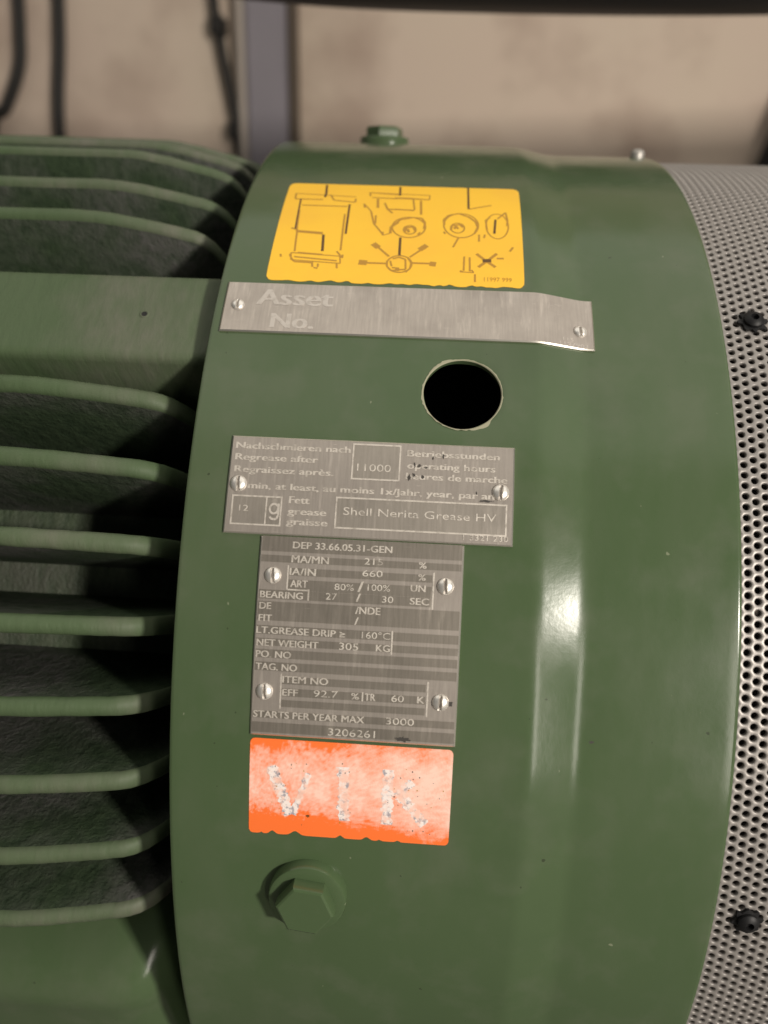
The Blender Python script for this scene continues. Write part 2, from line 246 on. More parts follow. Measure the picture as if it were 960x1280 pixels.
# ---- fan cowl: pressed sheet, hole cut through it
HX, HS, HR = 9.0, 57.4, 11.1
def build_cowl():
    xs = [-66.1, -65.9, -65.0, -63, -58, -50, -42, -34, -26, -18, -12, -6]
    xs += [-6 + 3 * i for i in range(1, 11)] + [27, 29] + [29 + 17 * i / 24 for i in range(1, 25)] + [48, 53, 60, 68, 76, 82, 84.4, 85.2, 85.4]
    C = 2 * PI * 220
    s0, s1 = HS - 15, HS + 15
    ss = [s0 + 3 * i for i in range(11)]; rest = C - 30; k = int(rest / 4)
    ss += [s1 + rest * i / k for i in range(1, k)]
    nX, nS = len(xs), len(ss)
    ia, ib = xs.index(-6), xs.index(24)
    V, F = [], []
    def rad(x, layer):
        r = cowl_r(x)
        if layer: return r - 1.8
        e = min(x + 66.1, 85.4 - x)
        return r - (.30 if e < .01 else .08 if e < .4 else 0)
    ring = []
    def side(k):                                   # perimeter of the square block, 40 points
        if k < 10: return (-6 + 3 * k, s0)
        if k < 20: return (24, s0 + 3 * (k - 10))
        if k < 30: return (24 - 3 * (k - 20), s1)
        return (-6, s1 - 3 * (k - 30))
    for layer in (0, 1):
        b = len(V)
        for x in xs:
            for s in ss: V.append(pt(x, s, rad(x, layer)))
        for i in range(nX - 1):
            for j in range(nS):
                if ia <= i < ib and j < 10: continue
                q = (b + i * nS + j, b + (i + 1) * nS + j, b + (i + 1) * nS + (j + 1) % nS, b + i * nS + (j + 1) % nS)
                F.append(q[::-1] if layer else q)
        # polar patch between block and hole
        prev = []
        for k in range(40):
            x, s = side(k); i = min(range(nX), key=lambda i: abs(xs[i] - x)); j = round((s - s0) / 3)
            prev.append(b + i * nS + j)
        for ring_i in range(1, 6):
            t = ring_i / 5; cur = []
            for k in range(40):
                x, s = side(k); a = math.atan2(s - HS, x - HX)
                rr = HR * (1 + .012 * math.sin(3 * a + 1) + .008 * math.sin(7 * a))
                hx, hs = HX + rr * math.cos(a), HS + rr * math.sin(a)
                r = rad(hx, layer) - (.25 if ring_i == 5 and not layer else 0)
                cur.append(len(V)); V.append(pt(x + (hx - x) * t, s + (hs - s) * t, r))
            for k in range(40):
                q = (prev[k], prev[(k + 1) % 40], cur[(k + 1) % 40], cur[k]); F.append(q[::-1] if layer else q)
            prev = cur
        ring.append(prev)
        if layer == 0: b0 = b
    for k in range(40): F.append((ring[0][k], ring[0][(k + 1) % 40], ring[1][(k + 1) % 40], ring[1][k]))
    for j in range(nS):
        j2 = (j + 1) % nS
        F.append((b0 + j, b0 + j2, b + j2, b + j)); e = (nX - 1) * nS
        F.append((b0 + e + j2, b0 + e + j, b + e + j, b + e + j2))
    o = mesh('fan_cowl', V, F, PAINT, motor, 179)
    fix_normals(o); o.data.set_sharp_from_angle(angle=math.radians(50))
    return o
cowl = build_cowl()
# chipped, bare edge round the hole
V, F = [], []
n = 96
for i in range(n):
    a = 2 * PI * i / n
    wob = .05 + .25 * max(0, math.sin(2.3 * a + .4)) + .35 * random.random() ** 3
    wob += 1.5 * math.exp(-((a - 5.25) / .22) ** 2) * (.5 + random.random() * .7) + 1.0 * math.exp(-((a - 2.15) / .3) ** 2) * (.4 + random.random() * .6)
    for rr, h in ((HR - .12, -.22), (HR + .12, .03), (HR + .14 + wob * .8, .03)):
        V.append(on(HX + rr * math.cos(a), HS + rr * math.sin(a), h))
for i in range(n):
    j = (i + 1) % n
    for k in (0, 1): F.append((i * 3 + k, i * 3 + k + 1, j * 3 + k + 1, j * 3 + k))
o = mesh('chipped_hole_rim', V, F, CHIP, cowl, 40); tag(o, 'chipped pale bare edge round the open hole')
# ---- perforated grille
def build_grille():
    V, F = [], []; p = 3.1; dx = p * math.sqrt(3) / 2; R6 = p / math.sqrt(3); rh = .93; R = 215.3
    hexc = []
    for k in range(6):
        a = k * PI / 3; b = (k + 1) * PI / 3
        c0, c1 = (R6 * math.cos(a), R6 * math.sin(a)), (R6 * math.cos(b), R6 * math.sin(b))
        hexc += [c0, ((c0[0] + c1[0]) / 2, (c0[1] + c1[1]) / 2)]
    cosn = [(math.cos(k * PI / 6), math.sin(k * PI / 6)) for k in range(12)]
    prof = ((rh + .28, 0), (rh + .07, -.14), (rh, -.45), (rh, -1.2))
    ncol, nrow = 32, 236
    for i in range(ncol):
        X = 82.3 + dx * i
        for j in range(nrow):
            sc = -340 + p * (j + .5 * (i % 2)); b = len(V)
            for c in hexc: V.append(pt(X + c[0], sc + c[1], R))
            for rr, h in prof:
                for c in cosn: V.append(pt(X + c[0] * rr, sc + c[1] * rr, R + h))
            for lvl in range(len(prof)):
                for k in range(12):
                    k2 = (k + 1) % 12
                    F.append((b + lvl * 12 + k, b + lvl * 12 + k2, b + lvl * 12 + 12 + k2, b + lvl * 12 + 12 + k))
    o = mesh('perforated_grille', V, F, GRILLE, motor, 179)
    # plain back of the same sheet, out of sight behind the motor, and its end ring
    V, F = [], []; m = 60; s_a, s_b = -340 + p * nrow, -340 + 2 * PI * 220
    for k in range(m + 1):
        s = s_a + (s_b - s_a) * k / m
        V += [pt(80.6, s, R), pt(82.3 + dx * ncol, s, R)]
    for k in range(m): F.append((2 * k, 2 * k + 1, 2 * k + 3, 2 * k + 2))
    mesh('grille_back', V, F, GRILLE, o, 179)
    V, F = [], []; xe = 81.0 + dx * ncol
    for k in range(160):
        s = 2 * PI * 220 * k / 160
        V += [pt(xe, s, 215.6), pt(xe + 4, s, 214), pt(xe + 7, s, 208), pt(xe + 9, s, 150), pt(xe + 10, s, 2)]
    for k in range(160):
        k2 = (k + 1) % 160
        for q in range(4): F.append((k * 5 + q, k * 5 + q + 1, k2 * 5 + q + 1, k2 * 5 + q))
    mesh('grille_end', V, F, GRILLE, o, 50)
    return o
grille = build_grille()
# ---- cooling fan, unseen: dark drum added to keep the holes black
V, F = [], []
for k in range(64):
    s = 2 * PI * 220 * k / 64
    V += [pt(-45, s, 20), pt(-45, s, 178), pt(60, s, 178), pt(60, s, 20)]
for k in range(64):
    k2 = (k + 1) % 64
    for q in range(3): F.append((k * 4 + q, k * 4 + q + 1, k2 * 4 + q + 1, k2 * 4 + q))
fan = mesh('dark_fan_drum', V, F, INSIDE_BLACK, motor, 40)
for k in range(9):
    s = 2 * PI * 220 * k / 9; v = []
    for x in (-40, 55):
        for ds in (-2, 2):
            for r in (176, 205): v.append(pt(x, s + ds, r))
    mesh('fan_blade', v, [(0, 1, 3, 2), (4, 6, 7, 5), (0, 4, 5, 1), (2, 3, 7, 6), (1, 5, 7, 3)], INSIDE_BLACK, fan)
# ---- cast frame with fins
V, F = [], []; nk = 200
prof = [(-340, 40), (-340, 164), (-62, 164), (-58, 162), (-57, 40)]
for k in range(nk):
    s = 2 * PI * 220 * k / nk
    for x, r in prof: V.append(pt(x, s, r))
for k in range(nk):
    k2 = (k + 1) % nk
    for q in range(len(prof) - 1): F.append((k * 5 + q, k2 * 5 + q, k2 * 5 + q + 1, k * 5 + q + 1))
frame = mesh('stator_frame', V, F, CAST, motor, 40); fix_normals(frame)
def fin_mesh(name, rtip, drop, wtip=2.85, wroot=4.7, seed=0):
    rnd = random.Random(seed)
    st = [-340, -300, -260, -220, -190, -165, -145] + [-130 + 3.0 * i for i in range(19) if -130 + 3.0 * i < -75.5] + [-74.5, -73.2, -72.2, -71.5, -71.0]
    V, F = [], []; first = None
    prof = [(-1, -.6), (-.93, .35), (-.72, 1.15), (-.38, 1.72), (0, 1.95), (.38, 1.72), (.72, 1.15), (.93, .35), (1, -.6)]
    for x in st:
        t = min(1, max(0, (x + 126) / 53.0)); t = t * t * (3 - 2 * t) * .65 + t * t * .35
        r = rtip - drop * t + rnd.uniform(-.12, .12)
        if x > -90: r -= 19 * ((x + 90) / 19.0) ** 3.2
        w = wtip * (1 + .03 * rnd.uniform(-1, 1)); ring = [(-wroot, 160), (-wroot * .85, 170)]
        ring += [(a * w, r - 1.95 + b) for a, b in prof] + [(wroot * .85, 170), (wroot, 160)]
        for dw, rr in ring:
            V.append((x * .001, -rr * .001, dw * .001))
    m = len(ring)
    for i in range(len(st) - 1):
        for q in range(m - 1): F.append((i * m + q, i * m + q + 1, (i + 1) * m + q + 1, (i + 1) * m + q))
    F.append(tuple((len(st) - 1) * m + q for q in range(m)))
    me = bpy.data.meshes.new(name); me.from_pydata(V, [], F); me.update()
    bm = bmesh.new(); bm.from_mesh(me); bmesh.ops.recalc_face_normals(bm, faces=bm.faces); bm.to_mesh(me); bm.free()
    me.polygons.foreach_set('use_smooth', [True] * len(me.polygons)); me.set_sharp_from_angle(angle=math.radians(60))
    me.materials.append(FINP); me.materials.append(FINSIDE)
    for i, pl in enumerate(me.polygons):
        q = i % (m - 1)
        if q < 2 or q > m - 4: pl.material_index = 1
    return me
fa = [fin_mesh('fin', 215.6, 8.6, seed=k) for k in range(3)]
ft = fin_mesh('fin', 219.6, 9.5, 2.6, seed=5)
angs = [-.5154, -.402, -.2909, -.1803, -.0686, .0464, .1565, .2649, .62, .738]
for k, a in enumerate(angs):
    o = link('fin', fa[k % 3], None, frame); o.rotation_euler = (-(a + PHI), 0, 0)
for a in (.855, .965, 1.075, 1.19, 1.30, 1.41):
    o = link('fin', ft, None, frame); o.rotation_euler = (-(a + PHI), 0, 0)
# flat machined pad between the fins
def pad(name, sa, sb, hgt, x1, mat, dome=0.0):
    V, F = [], []
    mid = (sa + sb) / 2 / 220 + PHI; hw = (sb - sa) / 2 * 215 / 220
    st = [-340, -260, -200, -150, -120, -100, -88, -80, x1 - 5, x1 - 2, x1 - .6, x1]
    for x in st:
        e = x1 - x; dz = 0 if e > 5 else (5 - e) ** 2 * .10
        ring = [(-hw - 3, -52), (-hw, -3), (-hw + .3, -1.2), (-hw + 1.4, -.2), (-hw + 3.2, 0)]
        ring += [(-hw + 3.2 + (2 * hw - 6.4) * i / 8, dome * math.sin(PI * i / 8)) for i in range(1, 8)]
        ring += [(hw - 3.2, 0), (hw - 1.4, -.2), (hw - .3, -1.2), (hw, -3), (hw + 3, -52)]
        for dw, h in ring:
            r = hgt + h - dz
            V.append((x * .001, (-r * math.cos(mid) + dw * -math.sin(mid) * -1) * .001, (r * math.sin(mid) + dw * math.cos(mid)) * .001))
    m = len(ring)
    for i in range(len(st) - 1):
        for q in range(m - 1): F.append((i * m + q, i * m + q + 1, (i + 1) * m + q + 1, (i + 1) * m + q))
    F.append(tuple((len(st) - 1) * m + q for q in range(m)))
    o = mesh(name, V, F, mat, frame, 179); fix_normals(o); o.data.set_sharp_from_angle(angle=math.radians(55)); return o
mp = pad('flat_pad', 69.0, 104.0, 213.4, -64, FINP); tag(mp, 'wide flat green pad between the fins')
# drilled pinhole in the pad, its inside shade a black disc
V, F = [], []
amid = 86.5 / 220 + PHI
for k in range(20):
    a = 2 * PI * k / 20
    for rr, h in ((.0, .12), (.95, .12), (1.25, .22), (1.6, .04)):
        dx_, dw = rr * math.cos(a), rr * math.sin(a); r = 213.4 + h
        V.append(((-90 + dx_) * .001, (-r * math.cos(amid) + dw * math.sin(amid)) * .001, (r * math.sin(amid) + dw * math.cos(amid)) * .001))
for k in range(20):
    k2 = (k + 1) % 20
    for q in range(3): F.append((k * 4 + q, k * 4 + q + 1, k2 * 4 + q + 1, k2 * 4 + q))
ph = mesh('drill_mark', V, F, FINP, mp, 40); ph.data.materials.append(INSIDE_BLACK)
for i, pl in enumerate(ph.data.polygons):
    if i % 3 == 0: pl.material_index = 1
# foot casting that swells out below the last fin
V, F = [], []
st = [-340, -260, -200, -160, -130, -110, -98, -90, -85, -81, -78, -76, -74.8, -74]
ss = [-122, -126, -130, -135, -141, -148, -156, -165, -176, -190, -210, -235, -260]
for x in st:
    e = max(0, (x + 100) / 26.0)
    for s in ss:
        t = min(1, max(0, (-124 - s) / 34.0)); t = t * t * (3 - 2 * t)
        r = 168 + 45 * t ** .7 + max(0, (-176 - s)) * .25 - 17 * e ** 3 * (.4 + .6 * t)
        V.append(pt(x, s, r))
for i in range(len(st) - 1):
    for q in range(len(ss) - 1):
        a = i * len(ss) + q; F.append((a, a + len(ss), a + len(ss) + 1, a + 1))
e = (len(st) - 1) * len(ss); b = len(V)
for s in ss: V.append(pt(-73.5, s, 180))
for q in range(len(ss) - 1): F.append((e + q, b + q, b + q + 1, e + q + 1))
ft_o = mesh('foot_casting', V, F, PAINT, frame, 60); fix_normals(ft_o); tag(ft_o, 'smooth bulging green casting below the lowest fin')
# ---- plates
def sheet(name, x0, x1, s0, s1, h0, h1, mat, parent, nx=2, ns=2, corner=0.0, ragged=None, edge=None, uv01=False, cham=0.0):
    """thin sheet that follows the cowl; top at h1, foot at h0, outline optionally rounded or ragged"""
    out = []
    def arc(cx, cs, a0):
        if corner <= 0: out.append((cx, cs)); return
        c = {0: (cx - corner, cs - corner), 1: (cx + corner, cs - corner), 2: (cx + corner, cs + corner), 3: (cx - corner, cs + corner)}[a0]
        for i in range(6):
            a = a0 * PI / 2 + i * PI / 10; out.append((c[0] + corner * math.cos(a), c[1] + corner * math.sin(a)))
    xs = [x0 + (x1 - x0) * i / nx for i in range(nx + 1)]; ss = [s0 + (s1 - s0) * i / ns for i in range(ns + 1)]
    V, F, U = [], [], []
    def ad(x, s, h):
        # round the corners by pulling grid points onto the corner arcs
        if corner > 0:
            cx = min(max(x, x0 + corner), x1 - corner); cs = min(max(s, s0 + corner), s1 - corner)
            dx_, ds_ = x - cx, s - cs; L = math.hypot(dx_, ds_)
            if dx_ and ds_ and L > 0:
                k = max(abs(dx_), abs(ds_)) / L; x, s = cx + dx_ * k, cs + ds_ * k
        if ragged: x, s = ragged(x, s)
        V.append(on(x, s, h))
        U.append(((x - x0) / (x1 - x0), (s - s0) / (s1 - s0)) if uv01 else (x * .01, s * .01)); return len(V) - 1
    ci = cham
    def ins(v, lo_, hi_): return min(max(v, lo_ + ci), hi_ - ci)
    top = [[ad(ins(x, x0, x1), ins(s, s0, s1), h1) for s in ss] for x in xs]
    for i in range(nx):
        for j in range(ns): F.append((top[i][j], top[i + 1][j], top[i + 1][j + 1], top[i][j + 1]))
    nf = len(F)
    per = [(i, 0) for i in range(nx)] + [(nx, j) for j in range(ns)] + [(i, ns) for i in range(nx, 0, -1)] + [(0, j) for j in range(ns, 0, -1)]
    lo = [ad(xs[i], ss[j], h0) for i, j in per]; hi = [top[i][j] for i, j in per]
    rings = [lo, hi]
    if cham > 0: rings = [lo, [ad(xs[i], ss[j], h1 - cham * .8) for i, j in per], hi]
    for ra, rb in zip(rings, rings[1:]):
        for k in range(len(per)):
            k2 = (k + 1) % len(per); F.append((ra[k], ra[k2], rb[k2], rb[k]))
    o = mesh(name, V, F, mat, parent, 35, U)
    if edge:
        o.data.materials.append(edge)
        for pl in list(o.data.polygons)[nf:]: pl.material_index = 1
    return o
_cap = {}
def lettering(txt, x0, x1, s, cap, h, mat, parent, bold=.0, fit=True):
    cu = bpy.data.curves.new('lettering', 'FONT'); cu.body = txt; cu.size = 1.0; cu.offset = min(bold, 0); cu.extrude = .01; cu.resolution_u = 3
    to = bpy.data.objects.new('lettering', cu); COL.objects.link(to)
    dg = bpy.context.evaluated_depsgraph_get(); me = bpy.data.meshes.new_from_object(to.evaluated_get(dg))
    bpy.data.objects.remove(to); bpy.data.curves.remove(cu)
    xs = [v.co.x for v in me.vertices]; lo, hi = min(xs), max(xs)
    k = cap / .727; kx = (x1 - x0) / (hi - lo)
    for v in me.vertices:
        v.co = on(x0 + (v.co.x - lo) * kx, s + v.co.y * k, h + (.05 if v.co.z > 0 else -.03))
    me.name = 'lettering'; me.materials.clear()
    if bold > 0:                                    # heavier strokes: stepped copies side by side
        base = [(v.co.copy()) for v in me.vertices]; fs = [tuple(p_.vertices) for p_ in me.polygons]; n_ = len(base); V, F = [], []
        out_ = Vector(on((x0 + x1) / 2, s, 10)) - Vector(on((x0 + x1) / 2, s, 0)); out_.normalize()
        for q, dx_ in enumerate((-bold, 0, bold)):
            V += [tuple(v + Vector((dx_ * cap * .001, 0, 0)) + out_ * (.012e-3 * q)) for v in base]; F += [tuple(i + q * n_ for i in f) for f in fs]
        bpy.data.meshes.remove(me); return mesh('lettering', V, F, mat, parent)
    return link('lettering', me, mat, parent)
def rivet(x, s, parent, R=2.15, h0=.6):
    V, F = [], []; nr = 24
    prof = [(1.0, 0), (1.0, .10), (.94, .26), (.80, .42), (.60, .55), (.38, .63), (.15, .67)]
    for rr, h in prof:
        for k in range(nr):
            a = 2 * PI * k / nr; dx_, ds = R * rr * math.cos(a), R * rr * math.sin(a)
            # a sawn slot down the middle
            hh = h * R * .85
            V.append(on(x + dx_, s + ds, h0 + hh))
    for i in range(len(prof) - 1):
        for k in range(nr): F.append((i * nr + k, i * nr + (k + 1) % nr, (i + 1) * nr + (k + 1) % nr, (i + 1) * nr + k))
    F.append(tuple((len(prof) - 1) * nr + k for k in range(nr)))
    me = bpy.data.meshes.new('rivet'); me.from_pydata(V, [], F); me.update()
    bm = bmesh.new(); bm.from_mesh(me)
    tilt = random.uniform(-.12, .12)
    c = Vector(on(x, s, h0)); ax = Vector((1, 0, 0)); up_ = Vector(on(x, s, 10)) - Vector(on(x, s, 0)); up_.normalize()
    tx = (Matrix.Rotation(tilt, 3, up_) @ ax)
    for off in (-.24, .24):
        bmesh.ops.bisect_plane(bm, geom=bm.verts[:] + bm.edges[:] + bm.faces[:], plane_co=c + tx * (off * R * .001), plane_no=tx)
    for v in bm.verts:                              # push the strip between the cuts down
        d = (v.co - c).dot(tx) * 1000 / R; hgt = (v.co - c).dot(up_) * 1000
        if abs(d) < .23: v.co -= up_ * max(0, (hgt - .35)) * .001
    # strip verts on the cuts stay up; inner verts only exist mid strip, add a central floor cut
    bm.faces.ensure_lookup_table()
    inner = [f for f in bm.faces if abs((f.calc_center_median() - c).dot(tx) * 1000 / R) < .2 and (f.calc_center_median() - c).dot(up_) * 1000 > .3]
    r = bmesh.ops.inset_region(bm, faces=inner, thickness=.00012, depth=0) if inner else None
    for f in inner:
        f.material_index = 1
        for v in f.verts:
            hgt = (v.co - c).dot(up_) * 1000
            v.co -= up_ * max(0, (hgt - .25)) * .6 * .001
    bm.to_mesh(me); bm.free()
    me.polygons.foreach_set('use_smooth', [True] * len(me.polygons)); me.set_sharp_from_angle(angle=math.radians(40))
    me.materials.append(RIVET); me.materials.append(SLOT)
    o = bpy.data.objects.new('rivet', me); COL.objects.link(o); o.parent = parent; return o
def line(x0, x1, s0, s1, h, parent, mat=None, w=.38):
    if x1 - x0 < w: x1 = x0 + w
    if s1 - s0 < w: s1 = s0 + w
    return sheet('rule_line', x0, x1, s0, s1, h - .05, h, mat or LETTER, parent, max(1, int((x1 - x0) / 8)), 1 if s1 - s0 < 1 else 4)
def box_lines(x0, x1, s0, s1, h, parent, w=.45, mat=None):
    line(x0, x1, s1 - w, s1, h, parent, mat, w); line(x0, x1, s0, s0 + w, h, parent, mat, w)
    line(x0, x0 + w, s0 + w, s1 - w, h, parent, mat, w); line(x1 - w, x1, s0 + w, s1 - w, h, parent, mat, w)
# asset number plate
def lift(x, s): return x, s
ap = sheet('asset_plate', -63.2, 47.3, 75.2, 94.4, .05, .85, PLATE, motor, 56, 8, edge=PLATE_EDGE, cham=.38)
tag(ap, 'long narrow plate with faint Asset No. lettering')
for t_, x0, x1, s, c in ASSET_TEXT:
    big = c > 3
    lettering(t_, x0, x1, s, c, .86, LETTER_FAINT, ap, .05 if big else 0)
rivet(-58.9, 85.0, ap, 2.0, .8); rivet(43.2, 81.6, ap, 2.0, .8)
# regreasing plate
rp = sheet('regreasing_plate', -54.5, 23.9, 13.6, 41.2, .05, .85, PLATE, motor, 20, 14, edge=PLATE_EDGE, cham=.38)
tag(rp, 'wide plate with regreasing instructions in three languages')
for x0, x1, s0, s1 in (REG_BOX[0], REG_BOX[2], REG_BOX[3]):
    sheet('etched_field', x0 + .2, x1 - .2, s0 + .2, s1 - .2, .84, .88, PLATE_DARK2, rp, 6, 6)
    box_lines(x0, x1, s0, s1, .95, rp)
line(-43.4, -43.0, REG_BOX[0][2] + .4, REG_BOX[0][3] - .4, .95, rp)
for t_, x0, x1, s, c in REG_TEXT:
    if t_ == 'g': continue
    st_ = t_ in ('12', '11000', 'Shell Nerita Grease HV', '1 3321 230')
    lettering(t_, x0, x1, s, c, .92 if st_ else .88, STAMP if st_ else LETTER, rp, -.004 if st_ else .065)
rivet(-51.4, 27.3, rp, 2.3, .8); rivet(20.3, 28.2, rp, 2.3, .8)
def smear(x, s, rx, rs, h, parent, mat, name='grime_smear', k=26):
    V, F = [on(x, s, h)], []
    for i in range(k):
        a = 2 * PI * i / k; q = random.uniform(.45, 1.1); V.append(on(x + rx * q * math.cos(a), s + rs * q * math.sin(a), h))
    for i in range(k): F.append((0, 1 + i, 1 + (i + 1) % k))
    return mesh(name, V, F, mat, parent)
GRIME = plain('dark_grime', (.05, .045, .04), .8)
for x, s, a, b_ in ((-4.6, 31.2, .7, .9), (-3.4, 31.9, .5, .7), (-2.0, 34.6, .7, .6), (-1.0, 31.6, .6, .6), (-3.3, 34.9, .35, .9), (1.6, 37.2, .3, .7), (4.4, 37.6, .3, .9), (-.2, 34.2, .7, .35), (16.4, 25.6, 2.3, .35), (13.8, 27.6, .25, .6)):
    smear(x, s, a, b_, .955, rp, GRIME)
# rating plate
np_ = sheet('rating_plate', -44.0, 11.1, -40.3, 13.2, .05, .70, PLATE, motor, 12, 24, edge=PLATE_EDGE, cham=.38)
tag(np_, 'square rating plate with rows of stamped data')
FX = [(-43.6, 10.8)] * 15
FX = {0: (-43.4, 10.6), 1: (-43.4, 10.6), 2: (-35.6, 2.9), 3: (-35.6, 2.9), 4: (-43.4, 2.9), 5: (-43.4, 10.6), 6: (-43.4, 10.6), 7: (-43.4, 10.6), 8: (-43.4, 10.6), 9: (-43.4, 10.6), 10: (-35.8, 2.6), 11: (-35.8, 2.6), 12: (-35.8, 2.6), 13: (-43.4, 10.6), 14: (-43.5, 10.7)}
for k, (s0, s1) in enumerate(FIELDS):
    x0, x1 = FX[k]
    if k == 3: s0 = -1.1
    if k == 4: s0, s1 = -3.6, -1.15
    sheet('etched_field', x0, x1, s0, s1, .69, .73, PLATE_DARK, np_, 8, 2)
for x, s0, s1 in ((-36.1, -.9, 5.6), (-30.2, -3.6, -.6), (3.1, -4.2, 5.6), (-7.2, -16.6, -10.4), (-36.3, -32.8, -23.2), (2.9, -32.6, -23.2), (-14.3, -29.4, -27.0)):
    line(x, x + .42, s0, s1, .78, np_)
line(-35.7, -30.2, -1.1, -.75, .78, np_)
for t_, x0, x1, s, c in NAME_TEXT:
    st_ = any(ch.isdigit() for ch in t_) and not t_.startswith('DEP')
    lettering(t_, x0, x1, s, c, .76, STAMP if st_ else LETTER, np_, -.002 if st_ else .04)
for x, s in ((-39.9, 2.7), (6.5, 2.1), (-40.4, -28.3), (6.6, -28.5)): rivet(x, s, np_, 2.25, .65)
smear(9.3, -28.6, .7, .8, .76, np_, GRIME); smear(-3.0, -39.0, 2.2, .9, .745, np_, GRIME)
# ---- stickers
def strokes(name, data, h, mat, parent, wscale=1.0, step=3.0, jit=0.0):
    V, F = [], []
    for pts, w in data:
        w *= wscale
        for (xa, sa), (xb, sb) in zip(pts, pts[1:]):
            L = math.hypot(xb - xa, sb - sa) or 1; m = max(1, int(L / step))
            nx_, ns_ = -(sb - sa) / L * w / 2, (xb - xa) / L * w / 2; b = len(V)
            for i in range(m + 1):
                t = i / m; x, s = xa + (xb - xa) * t, sa + (sb - sa) * t
                ja, jb = 1 + random.uniform(-jit, jit), 1 + random.uniform(-jit, jit)
                V += [on(x + nx_ * ja, s + ns_ * ja, h), on(x - nx_ * jb, s - ns_ * jb, h)]
            for i in range(m): F.append((b + 2 * i, b + 2 * i + 1, b + 2 * i + 3, b + 2 * i + 2))
    return mesh(name, V, F, mat, parent)
gl = [(-41.0 + 1.15 * math.cos(a * PI / 12), 20.7 + 1.35 * math.sin(a * PI / 12)) for a in range(25)]
hook = [(-39.75, 22.2), (-39.75, 18.9), (-40.1, 18.0), (-40.9, 17.75), (-41.7, 18.0), (-42.0, 18.5)]
strokes('lettering', [(gl, .62), (hook, .62)], .96, LETTER, rp, 1, .4)
rg = random.Random(3)
chips = [(rg.uniform(-50, 26), rg.uniform(.6, 2.0), rg.uniform(.15, .7)) for _ in range(26)]
def rag_y(x, s):
    if s < 98:
        d = sum(a * math.exp(-((x - c) / w) ** 2) for c, w, a in chips); s += min(1.1, d) * max(0, (98 - s) / 2)
    return x, s
ys = sheet('yellow_label', -52.3, 26.9, 96.0, 152.0, .03, .13, m_yellow(), motor, 90, 30, 2.6, rag_y)
tag(ys, 'yellow label printed with assembly pictograms')
def ell(cx, cs, rx, rs, a0=0, a1=2 * PI, w=.5, k=28): return ([(cx + rx * math.cos(a0 + (a1 - a0) * i / k), cs + rs * math.sin(a0 + (a1 - a0) * i / k)) for i in range(k + 1)], w)
def is_arrow(p_, w): return w >= 1.25 and abs(p_[0][0] - p_[-1][0]) < 1.2
thick = [(p_, w) for p_, w in YELLOW_ART if is_arrow(p_, w)] + [([(-47.0, 140.1), (-46.3, 121.2)], .9), ([(-30.1, 137.3), (-29.7, 119.4)], 1.0), ([(14.2, 108.0), (16.9, 108.2)], 2.6)]
thin = [(p_, max(.8, w)) for p_, w in YELLOW_ART if not is_arrow(p_, w)]
thin += [ell(-9.6, 124.3, 5.4, 5.8, w=.7), ell(-9.2, 122.8, 2.0, 2.4, w=.7), ell(7.3, 126.3, 5.6, 7.0, w=.7), ell(6.2, 124.6, 2.2, 2.8, w=.7), ell(19.0, 126.5, 3.6, 7.2, w=.6),
         ell(-11.6, 105.3, 3.9, 3.9, w=.7), ([(-23.9, 146.1), (-3.4, 145.2), (-3.5, 142.0), (-22.9, 142.5)], .6), ([(-49.2, 144.0), (-28.4, 142.6)], .6), ([(-46.0, 109.0), (-30.4, 108.0), (-30.0, 104.6), (-45.6, 105.6), (-46.0, 109.0)], .6),
         ([(-17.2, 134.8), (-8.2, 134.6)], .9), ([(-25.3, 138.0), (-22.6, 133.2)], .6), ([(-15.4, 120.5), (-17.8, 119.3)], .6), ([(7.2, 102.6), (11.6, 102.4)], .6)]
for lo_, hi_ in ((-60, -26.5), (-26.5, 1.2), (1.2, 40)):
    strokes('printed_drawing', [(p_, w) for p_, w in thin if lo_ <= p_[0][0] < hi_], .16, INK, ys, .80)
for st_ in thick: strokes('printed_mark', [st_], .17, INK_DARK, ys, .55)
for t_, x0, x1, s, c in YELLOW_TEXT: lettering(t_, x0, x1, s, c, .16, INK, ys, -.01)
ochips = [(-37.4, .9, 1.0), (-31.1, 1.4, 1.2), (-18.7, .8, .9), (-11.5, 1.0, .9), (-8, .5, .4), (-3, .6, .5), (-40.5, .4, .4)]
def rag_o(x, s):
    if s < -66.5:
        d = sum(a * math.exp(-((x - c) / w) ** 2) for c, w, a in ochips); s += d * max(0, (-66.5 - s) / 2.2)
    return x, s
os_ = sheet('orange_sticker', -43.9, 10.8, -68.8, -41.3, .03, .14, m_sticker_orange(), motor, 110, 26, 1.3, rag_o, uv01=True)
tag(os_, 'faded orange sticker with worn letters VIK')
VM = m_vik()
VIK = [(p_, w * .95) for p_, w in VIK]
strokes('lettering', VIK[:2], .18, VM, os_, 1, .5, .32); strokes('lettering', VIK[2:3], .18, VM, os_, 1, .5, .32); strokes('lettering', VIK[3:], .18, VM, os_, 1, .5, .32)
smear(-27.8, -62.7, .65, .5, .19, os_, INK_DARK, 'speck')
for q in range(46):
    x = rg.choice([rg.uniform(-39, -28), rg.uniform(-20, -16), rg.uniform(-8, 6), rg.uniform(-2, 9)]); s = rg.uniform(-66, -47)
    smear(x, s, rg.uniform(.1, .28), rg.uniform(.1, .35), .195, os_, GRIME if q % 3 else INK, 'speck', 8)
smear(47.5, -37.9, .9, .45, .03, cowl, GRIME)
